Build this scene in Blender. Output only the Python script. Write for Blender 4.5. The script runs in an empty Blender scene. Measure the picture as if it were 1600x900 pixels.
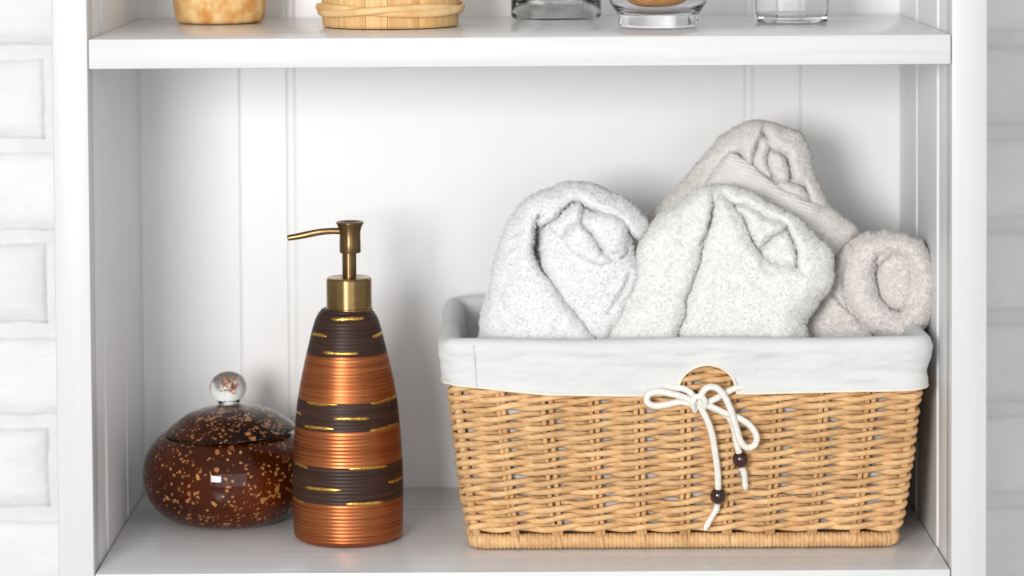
import bpy, bmesh, math, random
import numpy as np
from mathutils import Vector, Matrix

random.seed(7)
RNG = np.random.default_rng(11)
sc = bpy.context.scene
PI = math.pi

# ------------------------------------------------------------------ camera
CAM = np.array([-0.0004, -1.9035, 0.4615]); PITCH, ROLL = math.radians(2.7508), math.radians(-0.3371)
FPX, PU, PV = 4597.95, 810.59, 9.205                      # focal length and principal point on a 1600 x 900 frame
fw = np.array([0.0, math.cos(PITCH), -math.sin(PITCH)])
rt0 = np.array([1.0, 0, 0]); up0 = np.cross(rt0, fw)
rt = rt0 * math.cos(ROLL) + up0 * math.sin(ROLL); up = -rt0 * math.sin(ROLL) + up0 * math.cos(ROLL)
cd = bpy.data.cameras.new('camera'); cam = bpy.data.objects.new('camera', cd); sc.collection.objects.link(cam)
cam.matrix_world = Matrix(((rt[0], up[0], -fw[0], CAM[0]), (rt[1], up[1], -fw[1], CAM[1]), (rt[2], up[2], -fw[2], CAM[2]), (0, 0, 0, 1)))
cd.sensor_width = 36.0; cd.lens = FPX / 1600 * 36
cd.shift_x = (800 - PU) / 1600; cd.shift_y = -(450 - PV) / 1600
cd.clip_start = 0.05; cd.clip_end = 50
cd.dof.use_dof = True; cd.dof.focus_distance = 1.965; cd.dof.aperture_fstop = 5.8
sc.camera = cam

# ------------------------------------------------------------------ world, lamps, exposure
w = bpy.data.worlds.new('World'); sc.world = w; w.use_nodes = True
w.node_tree.nodes['Background'].inputs[0].default_value = (0.97, 0.985, 1.0, 1)
w.node_tree.nodes['Background'].inputs[1].default_value = 0.47
def area_lamp(name, loc, target, sx, sy, power, col=(1, 1, 1)):
    l = bpy.data.lights.new(name, 'AREA'); l.shape = 'RECTANGLE'; l.size = sx; l.size_y = sy; l.energy = power; l.color = col
    o = bpy.data.objects.new(name, l); sc.collection.objects.link(o); o.location = loc
    o.rotation_euler = (Vector(target) - Vector(loc)).to_track_quat('-Z', 'Y').to_euler()
    return o
area_lamp('key_softbox', (-0.62, -2.05, 0.51), (0, 0.1, 0.16), 0.52, 0.52, 31, (1.0, 0.985, 0.965))
area_lamp('fill_softbox', (0.30, -2.9, 0.50), (0, 0.1, 0.16), 2.4, 1.6, 20)
sc.view_settings.view_transform = 'Standard'; sc.view_settings.look = 'None'
sc.view_settings.exposure = 0.10; sc.view_settings.gamma = 1.0; sc.view_settings.use_curve_mapping = False
sc.render.engine = 'CYCLES'
sc.cycles.use_denoising = True; sc.cycles.caustics_refractive = True; sc.cycles.caustics_reflective = True
sc.cycles.max_bounces = 14; sc.cycles.transmission_bounces = 14; sc.cycles.sample_clamp_indirect = 6.0

def at(u, v, Y):
    """point of the vertical plane y = Y that the photograph shows at pixel (u, v)"""
    d = fw * FPX + rt * (u - PU) - up * (v - PV)
    return CAM + d * ((Y - CAM[1]) / d[1])

# ------------------------------------------------------------------ materials
def nodes_of(name):
    m = bpy.data.materials.new(name); m.use_nodes = True
    nt = m.node_tree; return m, nt, nt.nodes['Principled BSDF']
def setp(b, **k):
    for a, v in k.items():
        b.inputs[a.replace('_', ' ')].default_value = v
def c4(c): return (c[0], c[1], c[2], 1)
def mat(name, c1, c2=None, rough=0.5, metal=0.0, nscale=40, stretch=(1, 1, 1), bump=0.0, bscale=None, bstretch=None, detail=4,
        objrand=0.0, coat=0.0, rough_var=0.0, ramp=(0.35, 0.65), bdist=0.001, ior=1.45, sheen=0.0):
    m, nt, b = nodes_of(name); N, L = nt.nodes.new, nt.links.new
    setp(b, Roughness=rough, Metallic=metal, Coat_Weight=coat, IOR=ior, Sheen_Weight=sheen)
    tc = N('ShaderNodeTexCoord'); mp = N('ShaderNodeMapping'); mp.inputs['Scale'].default_value = stretch
    L(tc.outputs['Object'], mp.inputs['Vector'])
    oi = N('ShaderNodeObjectInfo')
    add = N('ShaderNodeVectorMath'); add.operation = 'MULTIPLY_ADD'
    L(oi.outputs['Random'], add.inputs[0]); add.inputs[1].default_value = (7.3, 3.1, 5.7); L(mp.outputs[0], add.inputs[2])
    no = N('ShaderNodeTexNoise'); no.inputs['Scale'].default_value = nscale; no.inputs['Detail'].default_value = detail
    L(add.outputs[0], no.inputs['Vector'])
    rp = N('ShaderNodeValToRGB'); rp.color_ramp.elements[0].position = ramp[0]; rp.color_ramp.elements[1].position = ramp[1]
    rp.color_ramp.elements[0].color = c4(c1); rp.color_ramp.elements[1].color = c4(c2 or c1)
    L(no.outputs['Fac'], rp.inputs[0]); out = rp.outputs[0]
    if objrand:
        hs = N('ShaderNodeHueSaturation'); mr = N('ShaderNodeMapRange')
        mr.inputs['To Min'].default_value = 1 - objrand; mr.inputs['To Max'].default_value = 1 + objrand
        L(oi.outputs['Random'], mr.inputs['Value']); L(mr.outputs[0], hs.inputs['Value']); L(out, hs.inputs['Color']); out = hs.outputs[0]
    L(out, b.inputs['Base Color'])
    if rough_var:
        mr = N('ShaderNodeMapRange'); mr.inputs['To Min'].default_value = rough - rough_var; mr.inputs['To Max'].default_value = rough + rough_var
        L(no.outputs['Fac'], mr.inputs['Value']); L(mr.outputs[0], b.inputs['Roughness'])
    if bump:
        n2 = N('ShaderNodeTexNoise'); n2.inputs['Scale'].default_value = bscale or nscale; n2.inputs['Detail'].default_value = 5
        mp2 = N('ShaderNodeMapping'); mp2.inputs['Scale'].default_value = bstretch or stretch
        L(tc.outputs['Object'], mp2.inputs['Vector']); L(mp2.outputs[0], n2.inputs['Vector'])
        bp = N('ShaderNodeBump'); bp.inputs['Strength'].default_value = bump; bp.inputs['Distance'].default_value = bdist
        L(n2.outputs['Fac'], bp.inputs['Height']); L(bp.outputs[0], b.inputs['Normal'])
    return m
WH = (0.70, 0.70, 0.70); WH2 = (0.715, 0.716, 0.718)
M = {}
M['paint_v'] = mat('white_paint_vertical_brush_lightened', (0.855, 0.855, 0.857), (0.87, 0.87, 0.87), 0.38, nscale=60, stretch=(1, 1, 0.06), bump=0.09, bscale=240, bstretch=(1, 1, 0.03), rough_var=0.06, bdist=0.0006)  # same cabinet paint, colour lightened to offset the dimmer light inside
M['paint_h'] = mat('white_paint_lengthwise_brush_darkened', (0.655, 0.655, 0.657), WH, 0.22, nscale=110, stretch=(0.05, 1, 1.6), bump=0.3, bscale=240, bstretch=(0.03, 1, 1), rough_var=0.07, bdist=0.0006)  # same paint again, shelf colour darkened to offset the stronger light in front
M['paint_post'] = mat('white_paint_post_darkened', (0.62, 0.62, 0.622), (0.65, 0.65, 0.65), 0.36, nscale=60, stretch=(1, 1, 0.06), bump=0.12, bscale=240, bstretch=(1, 1, 0.03), rough_var=0.05, bdist=0.0006)  # same paint, post colour darkened so the front light does not clip
M['brick'] = mat('white_painted_brick', (0.755, 0.755, 0.757), (0.80, 0.80, 0.80), 0.6, nscale=22, bump=0.55, bscale=55, bstretch=(1, 1, 1.7), bdist=0.004, objrand=0.03)
M['mortar'] = mat('white_painted_mortar', (0.70, 0.70, 0.703), (0.75, 0.75, 0.75), 0.7, nscale=60, bump=0.4, bscale=150, bdist=0.002)
M['wicker'] = None
M['copper'] = mat('brushed_copper_thread', (0.32, 0.088, 0.028), (0.48, 0.158, 0.055), 0.36, 0.85, nscale=9, stretch=(1, 1, 55), bump=0.25, bscale=14, bstretch=(1, 1, 60), detail=3, bdist=0.0004)
M['darkband'] = mat('dark_brown_thread', (0.028, 0.0128, 0.0085), (0.052, 0.0255, 0.0175), 0.42, 0.0, nscale=9, stretch=(1, 1, 55), bump=0.25, bscale=14, bstretch=(1, 1, 60), detail=3, bdist=0.0004, ior=1.3)
M['gold'] = mat('gold_leaf', (0.62, 0.30, 0.05), (0.95, 0.58, 0.14), 0.30, 1.0, nscale=300, bump=0.4, bscale=700, bdist=0.0006)
M['brass'] = mat('antique_brass', (0.21, 0.132, 0.06), (0.26, 0.168, 0.078), 0.19, 1.0, nscale=25, stretch=(1, 1, 6), bump=0.05, bscale=60, bstretch=(1, 1, 30), bdist=0.0003)
M['brass_hi'] = mat('satin_brass_collar', (0.31, 0.195, 0.085), (0.38, 0.245, 0.11), 0.22, 1.0, nscale=25, stretch=(1, 1, 6), bump=0.05, bscale=60, bstretch=(1, 1, 30), bdist=0.0003)
for k in ('brass', 'brass_hi'):
    nt = M[k].node_tree; b = nt.nodes['Principled BSDF']; tg = nt.nodes.new('ShaderNodeTangent'); tg.direction_type = 'RADIAL'; tg.axis = 'Z'
    nt.links.new(tg.outputs[0], b.inputs['Tangent']); b.inputs['Anisotropic'].default_value = 0.85; b.inputs['Anisotropic Rotation'].default_value = 0.25; b.inputs['Roughness'].default_value = 0.3
M['amber'] = mat('dark_amber_glass_core', (0.016, 0.0040, 0.0015), (0.19, 0.032, 0.0035), 0.8, nscale=14, detail=2, ramp=(0.35, 0.75), ior=1.01)  # redder noise patches paint in the glow of light passing through the amber
M['fleck'] = mat('copper_flecks', (0.42, 0.13, 0.03), (0.86, 0.38, 0.12), 0.5, 0.2, nscale=160, ramp=(0.3, 0.7))
M['pot'] = mat('mottled_amber_stone', (0.66, 0.31, 0.08), (0.86, 0.60, 0.28), 0.7, nscale=95, bump=0.35, bscale=160, bdist=0.0015, ramp=(0.38, 0.62))
M['stave'] = mat('pale_pine', (0.66, 0.37, 0.13), (0.85, 0.58, 0.27), 0.5, nscale=45, stretch=(3.5, 3.5, 0.12), bump=0.15, bscale=160, bstretch=(2, 2, 0.06), objrand=0.10, bdist=0.0005, detail=3)
M['withy'] = mat('peeled_withy', (0.70, 0.42, 0.17), (0.84, 0.58, 0.29), 0.45, nscale=60, bump=0.2, bdist=0.0005)
M['wood'] = mat('orange_wood', (0.52, 0.22, 0.055), (0.68, 0.34, 0.11), 0.38, nscale=30, stretch=(0.25, 1, 2.5), bump=0.1, bdist=0.0004)
M['bead'] = mat('dark_brown_bead', (0.020, 0.005, 0.003), (0.05, 0.011, 0.007), 0.16, nscale=200, coat=0.6)
M['liner'] = mat('white_cotton_liner', (0.655, 0.655, 0.65), (0.69, 0.69, 0.683), 0.85, nscale=30, bump=0.5, bscale=900, bstretch=(1, 1, 1), bdist=0.0004, sheen=0.1)
M['hem'] = mat('cream_hem', (0.80, 0.70, 0.56), (0.84, 0.76, 0.63), 0.85, nscale=90, bump=0.3, bscale=900, bdist=0.0003)
M['cord'] = mat('cream_cotton_cord', (0.80, 0.76, 0.69), (0.86, 0.83, 0.77), 0.8, nscale=300, bump=0.5, bscale=1100, bdist=0.0004)
nt = M['cord'].node_tree; wv = nt.nodes.new('ShaderNodeTexWave'); wv.bands_direction = 'DIAGONAL'; wv.inputs['Scale'].default_value = 0.75; wv.inputs['Distortion'].default_value = 1.0
uvn = nt.nodes.new('ShaderNodeUVMap'); nt.links.new(uvn.outputs[0], wv.inputs['Vector']); b2 = nt.nodes.new('ShaderNodeBump'); b2.inputs['Strength'].default_value = 0.45; b2.inputs['Distance'].default_value = 0.0005
b1 = [n for n in nt.nodes if n.type == 'BUMP' and n != b2][0]; nt.links.new(wv.outputs['Fac'], b2.inputs['Height']); nt.links.new(b1.outputs[0], b2.inputs['Normal']); nt.links.new(b2.outputs[0], nt.nodes['Principled BSDF'].inputs['Normal'])
M['cotton'] = mat('cotton_wool', (0.85, 0.85, 0.85), (0.9, 0.9, 0.9), 0.9, nscale=90, bump=0.6, bscale=200, bdist=0.003)
def towel_mats(name, c):
    base = mat(name + '_cloth', tuple(x * 0.86 for x in c), tuple(x * 0.92 for x in c), 0.95, nscale=120, bump=0.5, bscale=700, bdist=0.0006)
    m = bpy.data.materials.new(name + '_pile'); m.use_nodes = True; nt = m.node_tree; N, L = nt.nodes.new, nt.links.new
    nt.nodes.remove(nt.nodes['Principled BSDF'])
    d = N('ShaderNodeBsdfDiffuse'); t = N('ShaderNodeBsdfTranslucent'); mx = N('ShaderNodeMixShader'); mx.inputs[0].default_value = 0.10
    d.inputs[0].default_value = c4(c); t.inputs[0].default_value = c4(c)
    L(d.outputs[0], mx.inputs[1]); L(t.outputs[0], mx.inputs[2]); L(mx.outputs[0], nt.nodes['Material Output'].inputs[0])
    return base, m
TW = {'white': towel_mats('white_terry', (0.89, 0.89, 0.89)), 'warm': towel_mats('ivory_terry', (0.895, 0.888, 0.872)),
      'greige': towel_mats('pale_greige_terry', (0.815, 0.782, 0.752)), 'oat': towel_mats('oat_terry', (0.845, 0.808, 0.776))}
def glass(name, col=(1, 1, 1), ior=1.48, rough=0.0):
    m, nt, b = nodes_of(name)
    setp(b, Roughness=rough, IOR=ior, Transmission_Weight=1.0); b.inputs['Base Color'].default_value = c4(col)
    return m
M['glass'] = glass('clear_glass', (0.995, 0.998, 0.997), 1.36)
def wicker_mat():
    m, nt, b = nodes_of('tan_paper_cord'); N, L = nt.nodes.new, nt.links.new
    setp(b, Roughness=0.68, Specular_IOR_Level=0.3)
    uv = N('ShaderNodeUVMap'); mp = N('ShaderNodeMapping'); mp.inputs['Scale'].default_value = (0.22, 1.5, 1); L(uv.outputs[0], mp.inputs[0])
    wv = N('ShaderNodeTexWave'); wv.wave_type = 'BANDS'; wv.bands_direction = 'DIAGONAL'; wv.inputs['Scale'].default_value = 0.9
    wv.inputs['Distortion'].default_value = 1.6; wv.inputs['Detail'].default_value = 2; wv.inputs['Detail Scale'].default_value = 1.5
    L(mp.outputs[0], wv.inputs['Vector'])
    tc = N('ShaderNodeTexCoord'); no = N('ShaderNodeTexNoise'); no.inputs['Scale'].default_value = 70; no.inputs['Detail'].default_value = 4; L(tc.outputs['Object'], no.inputs['Vector'])
    mixf = N('ShaderNodeMath'); mixf.operation = 'MULTIPLY_ADD'; L(wv.outputs['Fac'], mixf.inputs[0]); mixf.inputs[1].default_value = 0.14; L(no.outputs['Fac'], mixf.inputs[2])
    rp = N('ShaderNodeValToRGB'); e = rp.color_ramp.elements; e[0].position = 0.30; e[1].position = 0.82
    e[0].color = (0.55, 0.305, 0.128, 1); e[1].color = (0.81, 0.53, 0.268, 1); L(mixf.outputs[0], rp.inputs[0])
    oi = N('ShaderNodeObjectInfo'); mr = N('ShaderNodeMapRange'); mr.inputs['To Min'].default_value = 0.86; mr.inputs['To Max'].default_value = 1.07; L(oi.outputs['Random'], mr.inputs['Value'])
    hs = N('ShaderNodeHueSaturation'); L(mr.outputs[0], hs.inputs['Value']); L(rp.outputs[0], hs.inputs['Color']); L(hs.outputs[0], b.inputs['Base Color'])
    bp = N('ShaderNodeBump'); bp.inputs['Strength'].default_value = 0.3; bp.inputs['Distance'].default_value = 0.0004
    L(wv.outputs['Fac'], bp.inputs['Height']); L(bp.outputs[0], b.inputs['Normal'])
    return m
M['wicker'] = wicker_mat()

# ------------------------------------------------------------------ helpers
def link(o, parent=None):
    sc.collection.objects.link(o)
    if parent: o.parent = parent
    return o
def mesh_obj(name, verts, faces, m, parent=None, smooth=False, uvs=None):
    me = bpy.data.meshes.new(name)
    me.from_pydata([tuple(map(float, v)) for v in verts], [], [tuple(int(i) for i in f) for f in faces])
    if smooth: me.polygons.foreach_set('use_smooth', [True] * len(me.polygons))
    if uvs is not None:
        ul = me.uv_layers.new(name='UVMap'); li = np.empty(len(me.loops), dtype=np.int32); me.loops.foreach_get('vertex_index', li)
        ul.data.foreach_set('uv', np.asarray(uvs, dtype=np.float32)[li].ravel())
    me.materials.append(m); me.update()
    return link(bpy.data.objects.new(name, me), parent)
def np_mesh(name, verts, faces, m, parent=None, smooth=True):
    """fast mesh from numpy arrays; faces (n, k) of one size"""
    me = bpy.data.meshes.new(name); n, k = faces.shape
    me.vertices.add(len(verts)); me.vertices.foreach_set('co', np.asarray(verts, dtype=np.float32).ravel())
    me.loops.add(n * k); me.loops.foreach_set('vertex_index', faces.astype(np.int32).ravel())
    me.polygons.add(n); me.polygons.foreach_set('loop_start', np.arange(0, n * k, k, dtype=np.int32)); 
    me.update(calc_edges=True); me.validate()
    if smooth: me.polygons.foreach_set('use_smooth', np.ones(len(me.polygons), dtype=bool))
    me.materials.append(m)
    return link(bpy.data.objects.new(name, me), parent)
def thing(name, label, cat, loc=(0, 0, 0), group=None):
    o = bpy.data.objects.new(name, None); link(o); o.location = loc; o.empty_display_size = 0.02
    tag(o, label, cat, group); return o
def tag(o, label, cat, group=None):
    o['label'] = label; o['category'] = cat
    if group: o['group'] = group
    return o
def local(verts, parent):
    if parent is None: return verts
    l = np.zeros(3); p = parent
    while p is not None: l = l + np.array(p.location); p = p.parent
    return np.asarray(verts, float) - l
def bevel_box(name, lo, hi, m, parent=None, r=0.002, seg=2):
    bm = bmesh.new(); bmesh.ops.create_cube(bm, size=1)
    lo, hi = np.array(lo), np.array(hi)
    for v in bm.verts: v.co = Vector(((lo + hi) / 2 + np.array(v.co) * (hi - lo)).tolist())
    if r: bmesh.ops.bevel(bm, geom=bm.edges[:], offset=r, segments=seg, affect='EDGES', profile=0.5)
    me = bpy.data.meshes.new(name); bm.to_mesh(me); bm.free(); me.materials.append(m)
    if r: me.polygons.foreach_set('use_smooth', [True] * len(me.polygons)); me.set_sharp_from_angle(angle=0.6)
    return link(bpy.data.objects.new(name, me), parent)
def prism_z(name, poly, z0, z1, m, parent=None):
    n = len(poly); v = [(x, y, z0) for x, y in poly] + [(x, y, z1) for x, y in poly]
    f = [(i, (i + 1) % n, n + (i + 1) % n, n + i) for i in range(n)] + [tuple(range(n))[::-1], tuple(range(n, 2 * n))]
    o = mesh_obj(name, v, f, m, parent)
    bm = bmesh.new(); bm.from_mesh(o.data); bmesh.ops.recalc_face_normals(bm, faces=bm.faces[:]); bm.to_mesh(o.data); bm.free()
    return o
def lathe_data(prof, n=64):
    """profile [(r, z)] revolved round z; ends with r = 0 are closed to a point"""
    v, f, rings = [], [], []
    for r, z in prof:
        if r < 1e-6: rings.append([len(v)]); v.append((0, 0, z))
        else:
            rings.append(list(range(len(v), len(v) + n)))
            for k in range(n):
                a = 2 * PI * k / n; v.append((r * math.cos(a), r * math.sin(a), z))
    for a, b in zip(rings, rings[1:]):
        for k in range(n):
            k2 = (k + 1) % n
            if len(a) == 1 and len(b) == 1: continue
            if len(a) == 1: f.append((a[0], b[k2], b[k]))
            elif len(b) == 1: f.append((a[k], a[k2], b[0]))
            else: f.append((a[k], a[k2], b[k2], b[k]))
    return v, f
def lathe(name, prof, m, parent=None, n=64, sharp=None):
    v, f = lathe_data(prof, n); o = mesh_obj(name, v, f, m, parent, smooth=True)
    if sharp: o.data.set_sharp_from_angle(angle=sharp)
    return o
def spline(pts, per=8, closed=False):
    P = np.array(pts, float); n = len(P); out = []
    rng = range(n) if closed else range(n - 1)
    for i in rng:
        if closed: a, b, c, d = P[(i - 1) % n], P[i], P[(i + 1) % n], P[(i + 2) % n]
        else: a, b, c, d = P[max(i - 1, 0)], P[i], P[i + 1], P[min(i + 2, n - 1)]
        for k in range(per):
            t = k / per
            out.append(0.5 * ((2 * b) + (c - a) * t + (2 * a - 5 * b + 4 * c - d) * t * t + (3 * b - a - 3 * c + d) * t ** 3))
    if not closed: out.append(P[-1])
    return np.array(out)
def tube_data(path, rad, n=8, closed=False, cap=True, ref=(0, 0, 1)):
    P = np.asarray(path, float); m = len(P); rad = np.broadcast_to(np.asarray(rad, float), (m,))
    T = (np.roll(P, -1, 0) - np.roll(P, 1, 0)) if closed else np.gradient(P, axis=0)
    T /= np.linalg.norm(T, axis=1)[:, None] + 1e-12
    ref = np.array(ref, float); U = np.cross(T, ref); bad = np.linalg.norm(U, axis=1) < 0.15
    U[bad] = np.cross(T[bad], [0, 1, 0.3]); U /= np.linalg.norm(U, axis=1)[:, None]; V = np.cross(U, T)
    if not closed:                                            # parallel transport keeps loops untwisted
        for i in range(1, m):
            u = U[i - 1] - T[i] * (U[i - 1] @ T[i]); U[i] = u / (np.linalg.norm(u) + 1e-12); V[i] = np.cross(U[i], T[i])
    a = np.arange(n) * 2 * PI / n
    R = P[:, None, :] + rad[:, None, None] * (np.cos(a)[None, :, None] * U[:, None, :] + np.sin(a)[None, :, None] * V[:, None, :])
    v = R.reshape(-1, 3); f = []
    for i in range(m if closed else m - 1):
        j = (i + 1) % m
        for k in range(n): f.append((i * n + k, i * n + (k + 1) % n, j * n + (k + 1) % n, j * n + k))
    if cap and not closed: f += [tuple(range(n))[::-1], tuple(range((m - 1) * n, m * n))]
    L = np.concatenate([[0], np.cumsum(np.linalg.norm(np.diff(P, axis=0), axis=1))])
    uv = np.stack([np.repeat(L * 450, n), np.tile(np.arange(n) / n * 2.0, m)], 1)
    return v, f, uv
def tube(name, path, rad, m, parent=None, n=8, closed=False, **k):
    v, f, uv = tube_data(path, rad, n, closed, **k)
    return mesh_obj(name, local(v, parent), f, m, parent, smooth=True, uvs=uv)
def vnoise(x, y, scale, seed):
    """smooth value noise in [-1, 1]"""
    r = np.random.default_rng(seed); G = r.uniform(-1, 1, (64, 64)); x = x / scale; y = y / scale
    xi, yi = np.floor(x).astype(int), np.floor(y).astype(int); fx, fy = x - xi, y - yi
    fx, fy = fx * fx * (3 - 2 * fx), fy * fy * (3 - 2 * fy); g = lambda a, b: G[a % 64, b % 64]
    return (g(xi, yi) * (1 - fx) + g(xi + 1, yi) * fx) * (1 - fy) + (g(xi, yi + 1) * (1 - fx) + g(xi + 1, yi + 1) * fx) * fy

# ------------------------------------------------------------------ brick wall behind the cabinet
WY = 0.300
wall = mesh_obj('brick_wall', [(-1.6, WY + 0.0062, -0.5), (1.6, WY + 0.0062, -0.5), (1.6, WY + 0.0062, 1.2), (-1.6, WY + 0.0062, 1.2),
                               (-1.6, WY + 0.1, -0.5), (1.6, WY + 0.1, -0.5), (1.6, WY + 0.1, 1.2), (-1.6, WY + 0.1, 1.2)],
                [(0, 1, 2, 3), (5, 4, 7, 6), (4, 0, 3, 7), (1, 5, 6, 2), (3, 2, 6, 7), (4, 5, 1, 0)], M['mortar'])
wall['kind'] = 'structure'; wall['label'] = 'white painted brick wall behind the shelf unit'
BW, BH, JT, PITCHZ = 0.228, 0.0602, 0.0105, 0.0700
def brick_mesh(seed, bw):
    nx, nz = max(4, int(bw / 0.014)), 6; r = np.random.default_rng(seed)
    xs = np.concatenate([[-bw / 2, -bw / 2 + .001], np.linspace(-bw / 2 + .0045, bw / 2 - .0045, nx), [bw / 2 - .001, bw / 2]])
    zs = np.concatenate([[-BH / 2, -BH / 2 + .001], np.linspace(-BH / 2 + .004, BH / 2 - .004, nz), [BH / 2 - .001, BH / 2]])
    X, Z = np.meshgrid(xs, zs); dx = bw / 2 - np.abs(X); dz = BH / 2 - np.abs(Z); d = np.minimum(dx, dz)
    Y = np.select([d < 1e-6, d < .002, d < .006], [0.009, 0.0036, 0.0009], 0.0) - 0.0019 * (vnoise(X, Z, .02, seed) + .6 * vnoise(X, Z, .008, seed + 1)) * (d > 1e-6)
    e = (d < .002); X = X + e * 0.0012 * vnoise(X * 3, Z * 3, .03, seed + 2); Z = Z + e * 0.0012 * vnoise(X * 3, Z * 3, .03, seed + 3)
    h, ww = X.shape; V = np.stack([X, Y, Z], -1).reshape(-1, 3)
    F = [(j * ww + i, j * ww + i + 1, (j + 1) * ww + i + 1, (j + 1) * ww + i) for j in range(h - 1) for i in range(ww - 1)]
    me = bpy.data.meshes.new('brick'); me.from_pydata(V.tolist(), [], F); me.polygons.foreach_set('use_smooth', [True] * len(F)); me.materials.append(M['brick'])
    return me
BV = [brick_mesh(100 + 7 * i, BW) for i in range(5)]
def course_z(x, k): return 0.3275 - k * PITCHZ + BH / 2 + (x > 0) * 0.006
for k in range(-4, 9):
    # joint on the left side sits at x = -0.3555 in the odd courses
    x0 = -0.3470 if (k % 2 == 1) else -0.3470 - (BW + JT) / 2
    for i in range(-2, 6):
        xc = x0 + BW / 2 + i * (BW + JT)
        if i >= 2: xc = (0.280 if k % 2 else 0.166) + BW / 2 + (i - 2) * (BW + JT)
        if xc + BW / 2 < -0.62 or xc - BW / 2 > 0.66: continue
        if xc - BW / 2 > -0.22 and xc + BW / 2 < 0.22: continue
        z = course_z(xc, k) - PITCHZ * 0.0
        o = link(bpy.data.objects.new('brick', BV[(k * 3 + i * 2) % 5]), wall); o.location = (xc, WY + random.uniform(-.001, .001), z); o.rotation_euler = (0, random.uniform(-.004, .004), 0)

# ------------------------------------------------------------------ shelf unit
XI, XO, DEP, Z2, TH = 0.2800, 0.3033, 0.2615, 0.3500, 0.0194
cab = thing('shelf_unit', 'white painted wooden shelf unit with grooved back boards, against the brick wall', 'shelf unit')
ZB, ZT = -0.16, 0.62
for s in (-1, 1):
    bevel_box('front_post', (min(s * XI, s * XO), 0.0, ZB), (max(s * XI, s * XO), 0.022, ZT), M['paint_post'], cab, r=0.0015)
    def sp(*pts): return [(s * x, y) for x, y in pts]
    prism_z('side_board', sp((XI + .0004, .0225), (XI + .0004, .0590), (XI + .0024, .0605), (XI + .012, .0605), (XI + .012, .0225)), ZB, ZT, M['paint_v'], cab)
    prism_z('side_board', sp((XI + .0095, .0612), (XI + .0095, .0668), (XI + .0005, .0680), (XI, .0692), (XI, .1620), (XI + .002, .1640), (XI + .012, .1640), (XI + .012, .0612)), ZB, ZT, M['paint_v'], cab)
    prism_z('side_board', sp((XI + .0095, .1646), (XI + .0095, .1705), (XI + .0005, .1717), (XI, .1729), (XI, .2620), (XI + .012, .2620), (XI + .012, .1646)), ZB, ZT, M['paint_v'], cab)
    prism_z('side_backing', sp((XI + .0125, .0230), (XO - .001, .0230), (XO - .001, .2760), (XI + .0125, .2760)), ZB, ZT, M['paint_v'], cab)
def back_board(x0, x1, c0, c1):
    ch = 0.0012
    prism_z('back_board', [(x0, DEP + .012), (x0, DEP + ch + c0), (x0 + ch * .8, DEP), (x1 - ch * .8, DEP), (x1, DEP + ch + c1), (x1, DEP + .012)], ZB, ZT, M['paint_v'], cab)
back_board(-0.2830, -0.2070, 0, .0004); back_board(-0.2070, -0.1718, .0004, .0005)
back_board(-0.1662, 0.1662, .0005, .0005); back_board(0.1718, 0.2070, .0005, .0004); back_board(0.2070, 0.2830, .0004, 0)
for s in (-1, 1):
    x = s * 0.169; prism_z('back_bead', [(x - .0028, DEP + .010), (x - .0028, DEP + .0016), (x - .0014, DEP + .0006), (x + .0014, DEP + .0006), (x + .0028, DEP + .0016), (x + .0028, DEP + .010)], ZB, ZT, M['paint_v'], cab)
bevel_box('back_backing', (-XO + .002, DEP + .0125, ZB), (XO - .002, DEP + .018, ZT), M['paint_v'], cab, r=0)
for z in (0.0, Z2):
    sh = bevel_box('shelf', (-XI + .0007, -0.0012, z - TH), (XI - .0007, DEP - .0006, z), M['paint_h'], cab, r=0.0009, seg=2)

# ------------------------------------------------------------------ soap dispenser
DX, DY = -0.1196, 0.1000
dis = thing('soap_dispenser', 'tall soap dispenser with copper and dark brown ribbed bands and a brass pump', 'soap dispenser', (DX, DY, 0.0004))
kD = (DY - CAM[1]) / FPX
zD = lambda v: float(at(543, v, DY)[2])
hw_v = [485, 489, 494, 500, 515, 531.6, 556.5, 580, 597, 630, 680, 730, 780, 826]
hw_r = [40, 43.5, 46.5, 49.5, 54, 58, 64.2, 69.5, 73, 78.5, 83.2, 85.8, 86.4, 85.2]
zs_ = np.array([zD(v) for v in hw_v])[::-1]; rs_ = np.array(hw_r)[::-1] * kD * 1.012
z_lo = 0.0045
def body_r(z):
    if z < zs_[0]:
        t = max(0.0, min(1.0, (zs_[0] - z) / zs_[0])); base = rs_[0]
        return base - 0.0032 * t ** 3
    return float(np.interp(z, zs_, rs_))
zc_front = lambda v: zD(v) + 0.0                               # band limits seen on the front of the body, moved back to the axis plane
def z_front(v):                                                # height of the surface point the photograph shows at (543, v)
    z = zD(v)
    for _ in range(6): z = float(at(543, v, DY - body_r(z))[2])
    return z
zb = [z_front(v) for v in (560, 633, 677, 733, 791)]
z_top = zD(484)
RP = 0.00245
def ribbed(name, z0, z1, m, first=False, last=False):
    prof = []
    n = max(8, int((z1 - z0) / (RP / 7)))
    if first: prof += [(0, 0.0008), (body_r(0) - .004, 0.0008), (body_r(0) - .0015, 0.0), (body_r(0), 0.0012)]
    for i in range(n + 1):
        z = z0 + (z1 - z0) * i / n; a = 0.00026 * abs(math.sin(PI * z / RP)) ** 0.7
        prof.append((body_r(z) - 0.00026 + a, z))
    if last: prof += [(body_r(z1) - .002, z1 + .0010), (0.010, z1 + .0012)]
    return lathe(name, prof, m, dis, n=96)
ribbed('copper_band', 0.0020, zb[4], M['copper'], first=True); ribbed('dark_band', zb[4], zb[3], M['darkband'])
ribbed('copper_band', zb[3], zb[2], M['copper']); ribbed('dark_band', zb[2], zb[1], M['darkband'])
ribbed('copper_band', zb[1], zb[0], M['copper']); ribbed('dark_band', zb[0], z_top, M['darkband'], last=True)
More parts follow.
